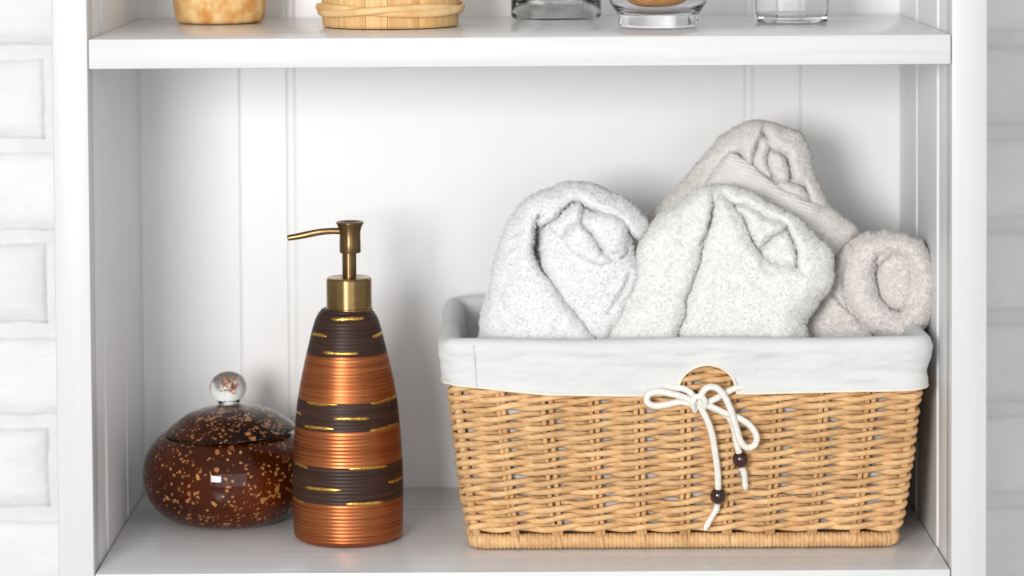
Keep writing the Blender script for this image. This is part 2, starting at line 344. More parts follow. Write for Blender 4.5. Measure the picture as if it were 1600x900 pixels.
for u0, u1, v in [(521, 572, 500), (490.7, 514, 525), (584.6, 606, 524), (508.7, 564.7, 553), (481.7, 531.7, 632), (583, 620, 628), (464, 473, 646),
                  (526, 582, 656), (477.7, 526, 670), (581.7, 623, 671), (460, 484, 728), (549, 608, 733), (609, 628.5, 752), (480, 537, 766), (458, 476, 782), (545, 603, 788)]:
    uc = (u0 + u1) / 2; z = zD(v); r = 0.03
    for _ in range(8):
        r = body_r(z); s_ = max(-.99, min(.99, (uc - 543) * kD / r)); z = float(at(543, v + 0.0, DY - r * math.sqrt(1 - s_ * s_))[2])
    a0, a1 = [math.asin(max(-.995, min(.995, (u - 543) * kD / r))) for u in (u0, u1)]
    n = 14; V, F = [], []
    for i in range(n + 1):
        t = i / n; a = a0 + (a1 - a0) * t; e = math.sqrt(max(0.0, 1 - (2 * t - 1) ** 8)) * (0.85 + 0.3 * random.random())
        hh = (0.00104 + .00018 * random.random()) * max(.25, e); dz = random.uniform(-.00012, .00012) + 0.00035 * math.sin(t * 3 + uc)
        for rr, zz in ((-.0003, -hh), (.00030 * e, -hh * .7), (.00034 * e, hh * .7), (-.0003, hh)):
            R_ = body_r(z + zz) + rr; V.append((R_ * math.sin(a), -R_ * math.cos(a), z + zz + dz))
    for i in range(n):
        for k in range(3): F.append((4 * i + k, 4 * i + k + 1, 4 * i + 5 + k, 4 * i + 4 + k))
    mesh_obj('gold_dash', V, F, M['gold'], dis, smooth=True)
zc0, zc1 = zD(483), zD(434); rc = 35.6 * kD
lathe('collar', [(0.009, zc0 - .001), (rc + .0006, zc0 - .001), (rc + .0006, zc0 + .0010), (rc, zc0 + .0014), (rc, zc1 - .0010), (rc - .0008, zc1), (.006, zc1 + .0002), (.0, zc1 + .0002)], M['brass_hi'], dis, n=72, sharp=0.5)
zs0, zh0, zh1 = zc1, zD(395.5), zD(348)
lathe('pump_stem', [(11.2 * kD, zs0), (11.2 * kD, zh0 + .002), (0, zh0 + .002)], M['brass'], dis, n=40, sharp=0.8)
H = zh1 - zh0
head = [(.004, zh0), (16.0 * kD, zh0), (16.8 * kD, zh0 + .0006), (16.8 * kD, zh0 + H * .30), (16.4 * kD, zh0 + H * .52), (16.6 * kD, zh0 + H * .68), (18.2 * kD, zh0 + H * .82), (20.8 * kD, zh0 + H * .93), (22.3 * kD, zh0 + H * .985),
        (22.2 * kD, zh0 + H), (21.3 * kD, zh0 + H + .0003), (17 * kD, zh0 + H - .0004), (8 * kD, zh0 + H - .0010), (0, zh0 + H - .0012)]
hd = lathe('pump_head', head, M['brass'], dis, n=56, sharp=0.9)
for o in dis.children:
    if o.name.split('.')[0] in ('pump_head', 'pump_stem', 'collar'): o.location.x = {'pump_head': 6.5, 'pump_stem': 5.0, 'collar': 4.2}[o.name.split('.')[0]] * kD
pp = [at(u, v, DY) - np.array([DX, DY, 0.0004]) for u, v in ((549, 361.5), (532, 361), (516, 361), (500, 362.5), (484, 365.5), (466, 369.2), (452, 371.5), (449.5, 372))]
pth = spline(pp, 6); rr = np.interp(np.linspace(0, 1, len(pth)), [0, .3, .6, .95, 1], np.array([5.2, 5.0, 5.4, 4.3, 3.6]) * kD)
v, f, uv = tube_data(pth, rr, 16); mesh_obj('spout', v, f, M['brass'], dis, smooth=True, uvs=uv)

# ------------------------------------------------------------------ round amber jar with lid
JX, JY = -0.2080, 0.1620
jar = thing('lidded_jar', 'round brown glass jar with copper flecks and clear ball knob on its lid', 'jar', (JX, JY, 0.0004))
outer = spline([(.0, .0), (.030, .0), (.0395, .0010), (.0470, .0048), (.0540, .0120), (.0585, .0210), (.0603, .0310), (.0597, .0395), (.0570, .0478), (.0523, .0548), (.0468, .0600)], 4)
core = spline([(.0, .0026), (.0295, .0026), (.0380, .0036), (.0450, .0070), (.0516, .0136), (.0561, .0220), (.0578, .0310), (.0572, .0388), (.0547, .0464), (.0503, .0530), (.0452, .0588), (.030, .0596), (0, .0596)], 4)
lathe('glass_body', [tuple(p) for p in outer] + [(.043, .0602), (0.03, .0602), (0, .0602)], M['glass'], jar, n=72, sharp=0.7)
jc = lathe('amber_core', [tuple(p) for p in core], M['amber'], jar, n=72)
lidp = bpy.data.objects.new('lid', None)
lid_out = spline([(.0462, .0606), (.0458, .0614), (.0425, .0645), (.0375, .0682), (.0300, .0730), (.0200, .0762), (.0095, .0781), (.0075, .0793)], 4)
lid_in = spline([(0, .0610), (.0300, .0610), (.0432, .0610), (.0438, .0617), (.0400, .0647), (.0330, .0684), (.0250, .0718), (.0150, .0744), (0, .0758)], 4)
lid = lathe('lid', [(0, .0604), (.0440, .0604)] + [tuple(p) for p in lid_out] + [(0, .0793)], M['glass'], jar, n=72, sharp=0.7)
lathe('amber_core', [tuple(p) for p in lid_in], M['amber'], lid, n=64)
def flecks(name, prof, count, parent, size=(.0003, .0012), off=.0003, zmin=-1):
    P = np.array(prof); seg = np.linalg.norm(np.diff(P, axis=0), axis=1) * (P[1:, 0] + P[:-1, 0]); seg[P[1:, 1] < zmin] = 0
    cum = np.cumsum(seg) / seg.sum(); V, F = [], []
    for _ in range(count):
        i = int(np.searchsorted(cum, random.random())); t = random.random(); p = P[i] * (1 - t) + P[i + 1] * t; d = P[i + 1] - P[i]; d /= np.linalg.norm(d)
        a = random.uniform(0, 2 * PI); nr = np.array([d[1], -d[0]])
        e_t = np.array([-math.sin(a), math.cos(a), 0]); e_m = np.array([d[0] * math.cos(a), d[0] * math.sin(a), d[1]]); e_n = np.array([nr[0] * math.cos(a), nr[0] * math.sin(a), nr[1]])
        c = np.array([p[0] * math.cos(a), p[0] * math.sin(a), p[1]]) + e_n * random.uniform(off, off * 3)
        R0 = random.uniform(*size) * (2.0 if random.random() < .10 else 1); k = random.choice((5, 6, 7)); st = random.uniform(1, 1.8); ph = random.uniform(0, 6); b = len(V)
        V.append(c + e_n * .0002)
        for j in range(k):
            q = 2 * PI * j / k + ph; rj = R0 * random.uniform(.55, 1.15); x, y = rj * math.cos(q) * st, rj * math.sin(q); x, y = x * math.cos(ph) - y * math.sin(ph), x * math.sin(ph) + y * math.cos(ph)
            V.append(c + e_t * x + e_m * y)
        F += [(b, b + 1 + j, b + 1 + (j + 1) % k) for j in range(k)]
    o = mesh_obj(name, V, F, M['fleck'], parent); o['kind'] = 'stuff'; return o
flecks('copper_flecks', core[4:], 1500, jar, zmin=.004)
flecks('copper_flecks', lid_in[8:], 620, lid, size=(.0004, .0012))
kn = lathe('knob', [(0, .0794), (.0050, .0796), (.0076, .0802)] + [(.0132 * math.sin(a), 0.0912 - .0112 * math.cos(a)) for a in np.linspace(.65, PI, 18)], M['glass'], lid, n=48)
V, F = [], []
for _ in range(70):
    d = np.array([random.gauss(0, 1), random.gauss(0, 1), random.gauss(0, .7)]); c = np.array([0, 0, .0915]) + d / np.linalg.norm(d) * random.uniform(.002, .0068) * np.array([1, 1, .8]); b = len(V)
    for j in range(5): V.append(c + np.array([random.gauss(0, .0007), random.gauss(0, .0007), random.gauss(0, .0006)]))
    F += [(b, b + 1, b + 2), (b, b + 2, b + 3), (b, b + 3, b + 4)]
mesh_obj('copper_flecks', V, F, M['fleck'], lid)['kind'] = 'stuff'
lid.rotation_euler = (0.01, math.radians(-2.2), 0); lid.location = (0.0042, 0, .0022)

# ------------------------------------------------------------------ wicker basket
BCX, BCY = 0.1092, 0.1350
bas = thing('wicker_basket', 'tan woven wicker basket with white cloth liner and cord bow, holding the rolled towels', 'basket', (BCX, BCY, 0))
NF, NS = 10, 6; NT = 2 * (NF + NS)
def dims(z):
    t = np.maximum(z, 0) / 0.147; return 0.1388 + 0.0188 * t ** 0.58, 0.0735 + (0.0975 - 0.0735) * t
def bpath(s, z, off=0.0, rcorn=0.0095):
    """point on the basket wall: s counts stakes from the front left corner, off points outward"""
    s = np.asarray(s, float) % NT; z = np.broadcast_to(np.asarray(z, float), s.shape); hw, hd = dims(z)
    x = np.select([s < NF, s < NF + NS, s < 2 * NF + NS], [-hw + 2 * hw * s / NF, hw, hw - 2 * hw * (s - NF - NS) / NF], -hw)
    y = np.select([s < NF, s < NF + NS, s < 2 * NF + NS], [-hd, -hd + 2 * hd * (s - NF) / NS, hd], hd - 2 * hd * (s - 2 * NF - NS) / NS)
    qx, qy = np.clip(x, -hw + rcorn, hw - rcorn), np.clip(y, -hd + rcorn, hd - rcorn)
    dx, dy = x - qx, y - qy; l = np.hypot(dx, dy) + 1e-12; dx, dy = dx / l, dy / l
    px, py = qx + dx * (rcorn + off), qy + dy * (rcorn + off)
    return np.stack([px + BCX, py + BCY, z], -1)
rows, zr0, pz = 19, 0.0158, 0.00645
for r in range(rows):
    for k in (0, 1):
        s = np.linspace(0, NT, NT * 10, endpoint=False); ph = PI * (s + k)
        jit = 0.0004 * np.sin(s * 2.3 + r * 1.7 + k) + 0.00035 * np.sin(s * 5.1 + r * 2.9 + k * 2) + .00035 * RNG.normal()
        P = bpath(s, zr0 + r * pz + 0.00165 * np.sin(ph) + jit, 0.0)
        c = np.cos(ph); off = np.sign(c) * np.abs(c) ** 0.75 * 0.0036 + 0.0002 * np.sin(s * 3.7 + r)
        hw, hd = dims(P[:, 2]); Pi = bpath(s, P[:, 2], off)
        rad = 0.00214 + 0.00018 * np.sin(s * 4.1 + r * 3 + k) + 0.00010 * RNG.normal(size=len(s)) * .3
        tube('weaver', Pi, rad, M['wicker'], bas, n=7, closed=True)
for i in range(NT):
    zz = np.linspace(0.007, 0.136, 10); V, F, U = [], [], []
    for d in (-0.066, 0.066) if i not in (0, NF, NF + NS, 2 * NF + NS) else (0.0,):
        sv = np.full(10, i + d) + RNG.normal() * .01; P = bpath(sv, zz, 0.0004); P[:, 0] += RNG.normal(size=10) * .0001
        v, f, uv = tube_data(P, 0.0018 if d else .0030, 7, ref=(0.3, 1, 0)); b = len(V); V += v.tolist(); F += [tuple(j + b for j in q) for q in f]; U += uv.tolist()
    mesh_obj('stake', local(V, bas), F, M['wicker'], bas, smooth=True, uvs=U)
n = 3200; s = np.linspace(0, NT, n, endpoint=False); P = bpath(s, 0.0058, -0.0008)
ll = np.arange(n) / n * 330 * 2 * PI
tube('base_border', P, 0.0046 + 0.00085 * np.abs(np.sin(ll / 2)) ** .6 + .0002 * np.sin(s * 5), M['wicker'], bas, n=9, closed=True)
for i in range(NT):                                            # foot of each stake turned round the border
    a = np.linspace(-0.6, 3.6, 10); P = np.concatenate([bpath(np.full(1, float(i)), 0.018, 0.001)] + [bpath(np.full(1, i + 0.012 * q), 0.0060 + 0.0046 * math.cos(q), -0.001 + 0.0050 * math.sin(q)) for q in np.linspace(0.5, 2.4, 7)])
    tube('stake_foot', P, 0.0020, M['wicker'], bas, n=7)
hw0, hd0 = dims(0.006)
bevel_box('base_panel', (-hw0 + .004, -hd0 + .004, .003), (hw0 - .004, hd0 - .004, .008), M['wicker'], bas, r=.001)
# cloth liner: inner bag, rolled rim, outer flap with an arched cut-out
ARX, ARZ, ARR = 0.1232, 0.1110, 0.0200
sx = lambda x: (x - BCX + dims(.12)[0]) / (2 * dims(.12)[0]) * NF
arch = np.array([sx(ARX + ARR * math.cos(a)) for a in np.linspace(PI, 0, 41)])
ss = np.concatenate([np.linspace(0, arch[0] - .012, 110), arch, np.linspace(arch[-1] + .012, NF, 80)[:-1], np.linspace(NF, NT, 150, endpoint=False)])
def hem_z(s):
    s = np.asarray(s) % NT; b = np.interp(s, [0, .5, 2.0, 4, 6, 8, 9.6, 10, 13, 16, 21, 26, 29, 32], [.1166, .1150, .1098, .1086, .1095, .1105, .1112, .1118, .112, .112, .112, .112, .114, .1166])
    x = BCX - dims(.12)[0] + 2 * dims(.12)[0] * s / NF; d = np.abs(x - ARX)
    a = np.where((s < NF) & (d < ARR - 1e-5), ARZ - .002 + np.sqrt(np.maximum(ARR ** 2 - d ** 2, 0)) * 1.02, 0)
    return np.maximum(b, a)
hz = hem_z(ss); ZR = 0.1468; rowsV = []
def wr(s, z, k): return 0.0007 * vnoise(s * 0.9, z * 200 + s * .35, 1.0, 40 + k) + 0.00025 * vnoise(s * 2.7, z * 420 - s * .8, 1.0, 60 + k) + 0.00012 * vnoise(s * 9, z * 300, 1.0, 80 + k)
for z in (0.012, 0.03, 0.055, 0.08, 0.105, 0.125, 0.136):
    zz = np.full(len(ss), z); rowsV.append(bpath(ss, zz, -0.0060 + 1.5 * wr(ss, zz, 9)))
for a in np.linspace(0.15, PI - .15, 9):
    zz = np.full(len(ss), ZR - 0.0066 + 0.0066 * math.sin(a)) + 0.0006 * np.sin(ss * 1.3 + 1) * math.sin(a); rowsV.append(bpath(ss, zz, 0.0008 - 0.0066 * math.cos(a) + wr(ss, zz, 3) * .6))
NFl = 22
for i in range(1, NFl + 1):
    t = i / NFl; z0 = ZR - 0.0066; zz = z0 + (hz - z0) * t; rowsV.append(bpath(ss, zz, 0.0078 + 1.7 * wr(ss, zz, 5) - 0.0006 * t - 0.0012 * math.sin(PI * t) * (0.4 + .6 * vnoise(ss, zz * 0, 2.3, 77))))
V = np.concatenate(rowsV); nr_, nc = len(rowsV), len(ss)
F = [(j * nc + i, j * nc + (i + 1) % nc, (j + 1) * nc + (i + 1) % nc, (j + 1) * nc + i) for j in range(nr_ - 1) for i in range(nc)]
F.append(tuple(range(nc))[::-1])
lin = mesh_obj('cloth_liner', local(V, bas), F, M['liner'], bas, smooth=True)
so = lin.modifiers.new('thickness', 'SOLIDIFY'); so.thickness = 0.0009; so.offset = 0
hp = rowsV[-1].copy(); hp[:, 2] += .0002
tube('hem', hp, 0.0010, M['hem'], lin, n=6, closed=True)
def flap_pt(s, z, o): return bpath(np.array([s]), np.array([z]), o)[0]
for s_, z0, z1 in ((0.52, .1155, .1435),):
    tube('seam', [flap_pt(s_, z, .0079) for z in np.linspace(z0, z1, 12)], 0.00045, M['liner'], lin, n=5)
# drawstring with bow and beads
def fr(u, v, lift):                                           # a point lifted off the woven front
    Y = 0.036
    for _ in range(5):
        p = at(u, v, Y); Y = BCY - dims(p[2])[1] - 0.0062 - lift
    return at(u, v, Y)
ds = bpy.data.objects.new('drawstring', None)
CR = 0.00222
def cord(name, pts, parent, rad=CR, per=7):
    P = spline([fr(*p) for p in pts], per); return tube(name, P, rad * (1 + .03 * np.sin(np.arange(len(P)) * 1.3)), M['cord'], parent, n=10)
knot_pts = [(1097, 641, .0035), (1102, 631, .0075), (1097, 621, .0088), (1087, 621, .0088), (1082, 631, .0082), (1086, 641, .0045)]
dsr = cord('drawstring', [(1040, 604, -.0005), (1052, 606, .001), (1066, 607, .003), (1078, 613, .004), (1086, 623, .005), (1094, 631, .005), (1104, 629, .004), (1118, 623, .0035), (1134, 614, .003), (1148, 607, .001), (1162, 604, -.0005)], bas)
cord('knot', knot_pts, dsr, rad=CR * .95)
cord('bow_loop', [(1089, 631, .005), (1072, 622, .007), (1052, 616, .007), (1030, 612, .0065), (1014, 616, .006), (1011, 627, .006), (1022, 634, .006), (1042, 632, .006), (1064, 628, .0055), (1088, 633, .005)], dsr)
cord('bow_loop', [(1093, 630, .006), (1097, 614, .0075), (1107, 605, .008), (1121, 607, .008), (1133, 621, .0085), (1143, 643, .009), (1150, 667, .0085), (1157, 689, .008), (1167, 699, .0075), (1179, 695, .0075), (1182, 681, .0075), (1171, 664, .0065), (1152, 652, .0055), (1128, 643, .005), (1108, 634, .006), (1094, 631, .006)], dsr)
cord('tail', [(1092, 632, .005), (1103, 652, .0055), (1112, 676, .005), (1117, 705, .0045), (1121, 735, .004), (1122, 758, .004), (1122, 776, .004), (1120, 788, .0035)], dsr)
cord('tail', [(1098, 632, .003), (1120, 640, .003), (1139, 652, .003), (1147, 672, .003), (1151, 692, .0035), (1155, 708, .004), (1158, 722, .004), (1160, 734, .0035)], dsr)
def tail_end(pts):
    P = spline([fr(*p) for p in pts], 6); t = np.linspace(0, 1, len(P)); tube('tail_end', P, np.interp(t, [0, .25, .45, .8, 1], [.0016, .0023, .0019, .0022, .0012]), M['cord'], dsr, n=9)
tail_end([(1121, 786, .0035), (1119, 796, .0035), (1112, 808, .003), (1106, 818, .003), (1101, 828, .003)])
tail_end([(1160, 730, .0035), (1163, 742, .0035), (1164, 754, .003), (1165, 765, .003)])
bv, bf = lathe_data([(.0018, -.0049), (.0034, -.0048), (.0050, -.0026), (.0054, 0), (.0050, .0026), (.0034, .0048), (.0018, .0049)], 24)
for u, v, tl in ((1122, 775, .05), (1157, 718, -.2)):
    o = mesh_obj('bead', bv, bf, M['bead'], dsr, smooth=True); o.location = Vector(fr(u, v, .004).tolist()) - bas.location; o.rotation_euler = (.1, tl, 0)

# ------------------------------------------------------------------ rolled towels
def poly_dist(U, Vv, pts):
    """signed distance (inside positive) from grid points to a smooth closed outline"""
    P = spline(pts, 5, True); A = P; B = np.roll(P, -1, 0)
    best = np.full(U.shape, 1e9); ins = np.zeros(U.shape, bool)
    for (ax, ay), (bx, by) in zip(A, B):
        dx, dy = bx - ax, by - ay; L2 = dx * dx + dy * dy + 1e-9
        t = np.clip(((U - ax) * dx + (Vv - ay) * dy) / L2, 0, 1); best = np.minimum(best, (U - ax - t * dx) ** 2 + (Vv - ay - t * dy) ** 2)
        c = (ay > Vv) != (by > Vv); ins ^= c & (U < dx * (Vv - ay) / (dy if abs(dy) > 1e-9 else 1e-9) + ax)
    return np.sqrt(best) * np.where(ins, 1, -1)
def line_dist(U, Vv, pts):
    P = spline(pts, 6); best = np.full(U.shape, 1e9)
    for (ax, ay), (bx, by) in zip(P[:-1], P[1:]):
        dx, dy = bx - ax, by - ay; L2 = dx * dx + dy * dy + 1e-9; t = np.clip(((U - ax) * dx + (Vv - ay) * dy) / L2, 0, 1)
        best = np.minimum(best, (U - ax - t * dx) ** 2 + (Vv - ay - t * dy) ** 2)
    return np.sqrt(best)
def smooth_masked(h, m, n):
    for _ in range(n):
        a = np.where(m, h, 0); k = m.astype(float); sa = a.copy(); sk = k.copy()
        for ax in (0, 1):
            for d in (-1, 1): sa += np.roll(a, d, ax); sk += np.roll(k, d, ax)
        h = np.where(m, sa / np.maximum(sk, 1e-9), h)
    return h
def towel(label, kind, Y0, folds, creases, thick, n_fibre, flen, seed, ribs=None, ref=None, sm=1, group='rolled towels in the wicker basket'):
    """folds: (outline, base, rounding radius, height, (slope_u, slope_v)); one drawing unit is k metres on the towel's own front plane"""
    allp = np.array(folds[0][0], float); u0, v0 = allp.min(0) - 4; u1, v1 = allp.max(0) + 4; st = 1.15
    us, vs = np.arange(u0, u1, st), np.arange(v0, v1, st); U, Vv = np.meshgrid(us, vs)
    fz = lambda q: 2.4 * vnoise(U, Vv, 26, seed + q) + 1.1 * vnoise(U, Vv, 9, seed + q + 1) + 0.8 * vnoise(U, Vv, 3.5, seed + q + 2)
    Uw = U + fz(0); Vw = Vv + fz(3)
    h = np.full(U.shape, -1e6); mask = np.zeros(U.shape, bool); pilem = np.ones(U.shape)
    pts0, base0, R1, H1, _ = folds[0]; dsil = poly_dist(Uw, Vw, pts0); mask = dsil > 0
    prof = lambda t: np.sqrt(np.maximum(1 - (1 - np.clip(t, 0, 1)) ** 2, 0))
    G = H1 * prof(dsil / R1); h = np.where(mask, base0 + G * .9, h)
    for fi, (pts, base, R, Hh, sl) in enumerate(folds[1:], 1):
        if pts[0] == 'L': d = pts[1] - line_dist(Uw, Vw, pts[2:]); c = np.mean(np.array(pts[2:]), 0)
        else: d = poly_dist(Uw, Vw, pts); c = np.mean(np.array(pts), 0)
        i = (d > 0) & mask
        tt = np.clip(d / R, 0, 1); hf = base + G + Hh * (0.45 * prof(tt) + 0.55 * tt * (2 - tt)) + sl[0] * (U - c[0]) + sl[1] * (Vv - c[1]) + (2.4 * vnoise(U, Vv, 34, seed + 9 + fi) + 1.0 * vnoise(U, Vv, 13, seed + 39 + fi)) * np.clip(d / R, 0, 1)
        up_ = i & (hf > h); h = np.where(up_, hf, h)
        if ribs is not None: pilem = np.where(up_, 0.0 if fi == ribs[0] else 1.0, pilem)
    for pts, wd, dep in creases:
        d = line_dist(Uw, Vw, pts); h = h - 2.9 * dep * np.clip(0.75 + 0.9 * vnoise(U, Vv, 11, seed + 77), 0.1, 1.3) * np.exp(-(d / (wd * .85)) ** 2) * mask
    h = smooth_masked(h, mask, sm)
    hb_ = smooth_masked(np.where(mask, h, 0), mask, 45); conc = np.clip(1.15 + (h - hb_) / 3.2, 0.0, 1.0)
    if ribs is not None:
        ang = math.radians(ribs[1]); q = -math.sin(ang) * U + math.cos(ang) * Vv + 1.5 * vnoise(U, Vv, 30, seed + 5)
        flat = smooth_masked(1 - pilem, mask, 3); lim = np.clip((ribs[3] - U) / 30, 0, 1); h = h + 0.75 * np.sin(2 * PI * q / ribs[2]) * flat * lim
        pilem = np.maximum(pilem, 1 - lim)
    h = h + (0.28 * vnoise(U, Vv, 5.0, seed + 6) + 0.22 * vnoise(U, Vv, 2.6, seed + 7)) * pilem
    # local frame: towel axis leans up towards the room
    uc, vc = ref; O = at(uc, vc, Y0); axis = CAM - O; axis[0] *= 0.6; axis /= np.linalg.norm(axis); k = np.linalg.norm(O - CAM) / FPX
    ex = np.array([1.0, 0, 0]); ex -= axis * (ex @ axis); ex /= np.linalg.norm(ex); ey = np.cross(axis, ex)
    rl = math.radians(-0.337); ex, ey = ex * math.cos(rl) + ey * math.sin(rl), ey * math.cos(rl) - ex * math.sin(rl)
    def W(u, v, hh): return O + np.multiply.outer((u - uc) * k, ex) + np.multiply.outer((vc - v) * k, ey) + np.multiply.outer(hh * k, axis)
    cell = mask[:-1, :-1] & mask[1:, :-1] & mask[:-1, 1:] & mask[1:, 1:]
    idx = -np.ones(U.shape, int); used = np.zeros(U.shape, bool)
    for a in (slice(0, -1), slice(1, None)):
        for b in (slice(0, -1), slice(1, None)): used[a, b] |= cell
    idx[used] = np.arange(used.sum()); front = W(U[used], Vv[used], h[used]); nv = len(front)
    j, i = np.nonzero(cell); q = np.stack([idx[j, i], idx[j + 1, i], idx[j + 1, i + 1], idx[j, i + 1]], 1)
    # side wall: border edges carried back along the axis
    e = np.concatenate([q[:, [0, 1]], q[:, [1, 2]], q[:, [2, 3]], q[:, [3, 0]]]); key = np.sort(e, 1); code = key[:, 0] * nv + key[:, 1]
    _, inv, cnt = np.unique(code, return_inverse=True, return_counts=True); be = e[cnt[inv] == 1]
    bvt = np.unique(be); rem = -np.ones(nv, int); rem[bvt] = np.arange(len(bvt)); uvf = np.stack([U[used], Vv[used]], 1)[bvt]; hb = h[used][bvt]; cen = uvf.mean(0)
    verts = [front]; faces = [q]; prev = bvt; off = nv; fl = -thick
    for sidx in range(1, 7):
        t = sidx / 6; sc_ = 1 + 0.03 * math.sin(PI * t) - 0.22 * t ** 2; hh = hb + (fl - hb) * t
        p = W(cen[0] + (uvf[:, 0] - cen[0]) * sc_, cen[1] + (uvf[:, 1] - cen[1]) * sc_, hh); verts.append(p); cur = np.arange(off, off + len(bvt))
        pa = prev[rem[be[:, 0]]]; pb = prev[rem[be[:, 1]]]; ca = cur[rem[be[:, 0]]]; cb = cur[rem[be[:, 1]]]
        faces.append(np.stack([pb, pa, ca, cb], 1)); prev = cur; off += len(bvt)
    allv = np.concatenate(verts); nb = len(allv); back = W(cen[0] + (U[used] - cen[0]) * .78, cen[1] + (Vv[used] - cen[1]) * .78, np.full(nv, fl)); side_q = np.concatenate(faces[1:])
    allv = np.concatenate([allv, back]); bq = q[:, ::-1] + nb; allf = np.concatenate([q, side_q, bq])
    t_ = thing('rolled_towel', label, 'towel', tuple(O - np.array([0, 0, 0.03])), group)
    base, pm = TW[kind]; np_mesh('roll', allv - np.array(t_.location), allf, base, t_)
    # terry pile
    fq = np.concatenate([q, side_q[: 3 * len(be)]]); A = allv[fq[:, 0]]; B = allv[fq[:, 1]]; C_ = allv[fq[:, 2]]; D_ = allv[fq[:, 3]]
    nrm = np.cross(C_ - A, D_ - B); ar = np.linalg.norm(nrm, axis=1) + 1e-15; nrm = nrm / ar[:, None]
    if (nrm[: len(q)] @ axis).mean() < 0: nrm = -nrm
    r = np.random.default_rng(seed); wgt = ar.copy(); pv = np.ones(nb + nv); pv[:nv] = pilem[used]; cv = np.ones(nb + nv); cv[:nv] = conc[used]; wgt *= pv[fq[:, 0]]
    wgt[: len(q)] *= 1.0
    cum = np.cumsum(wgt); pick = np.searchsorted(cum, r.random(n_fibre) * cum[-1]); a, b = r.random((2, n_fibre, 1))
    pos = (A[pick] * (1 - a) + D_[pick] * a) * (1 - b) + (B[pick] * (1 - a) + C_[pick] * a) * b; nn = nrm[pick]
    # tufts: neighbouring loops lean the same way
    cell_s = 0.0019; cid = np.floor(pos / cell_s).astype(np.int64); hsh = (cid[:, 0] * 73856093 ^ cid[:, 1] * 19349663 ^ cid[:, 2] * 83492791) % 9973
    lean = r.normal(size=(9973, 3)); dirv = 0.62 * nn + 0.42 * lean[hsh] + 0.48 * r.normal(size=(n_fibre, 3)) + np.array([0, 0, -0.22]); dn = (dirv * nn).sum(1); dirv = dirv + nn * np.maximum(0.25 - dn, 0)[:, None]; dirv /= np.linalg.norm(dirv, axis=1)[:, None]
    Lf = flen * (0.55 + 0.6 * r.random(n_fibre)) * (0.8 + .4 * r.random(9973)[hsh]); sidev = np.cross(dirv, r.normal(size=(n_fibre, 3))); sidev /= np.linalg.norm(sidev, axis=1)[:, None]; sidev *= np.where(np.cross(sidev, dirv) @ axis < 0, -1.0, 1.0)[:, None]
    d2 = dirv + 0.75 * r.normal(size=(n_fibre, 3)) * np.array([1, 1, .8]) + np.array([0, 0, -.25]); d2 /= np.linalg.norm(d2, axis=1)[:, None]
    Lf = Lf * np.maximum(.28, cv[fq[pick, 0]]); Lf = np.where(r.random(n_fibre) < .12, Lf * 1.8, Lf); wdt = 0.00019; p0 = pos - nn * .0004; mid = pos + dirv * (Lf * .6)[:, None]; tip = mid + d2 * (Lf * .45)[:, None]
    FV = np.stack([p0 - sidev * wdt, p0 + sidev * wdt, mid - sidev * wdt * .9, mid + sidev * wdt * .9, tip], 1).reshape(-1, 3)
    bI = np.arange(n_fibre)[:, None] * 5; tipf = np.where((np.cross(sidev, tip - mid) @ axis < 0)[:, None], bI + [3, 2, 4], bI + [2, 3, 4]); FF = np.concatenate([bI + [0, 1, 3], bI + [0, 3, 2], tipf]).reshape(-1, 3)
    pile = np_mesh('pile', FV - np.array(t_.location), FF, pm, t_, smooth=False); pile['kind'] = 'stuff'
    sn = 0.5 * nn + 0.6 * axis + 0.22 * r.normal(size=(n_fibre, 3)); sn /= np.linalg.norm(sn, axis=1)[:, None]
    pile.data.polygons.foreach_set('use_smooth', np.ones(len(pile.data.polygons), dtype=bool))
    pile.data.normals_split_custom_set_from_vertices(np.repeat(sn, 5, axis=0).astype(np.float32).tolist())
    return t_
Z0 = (0, 0)
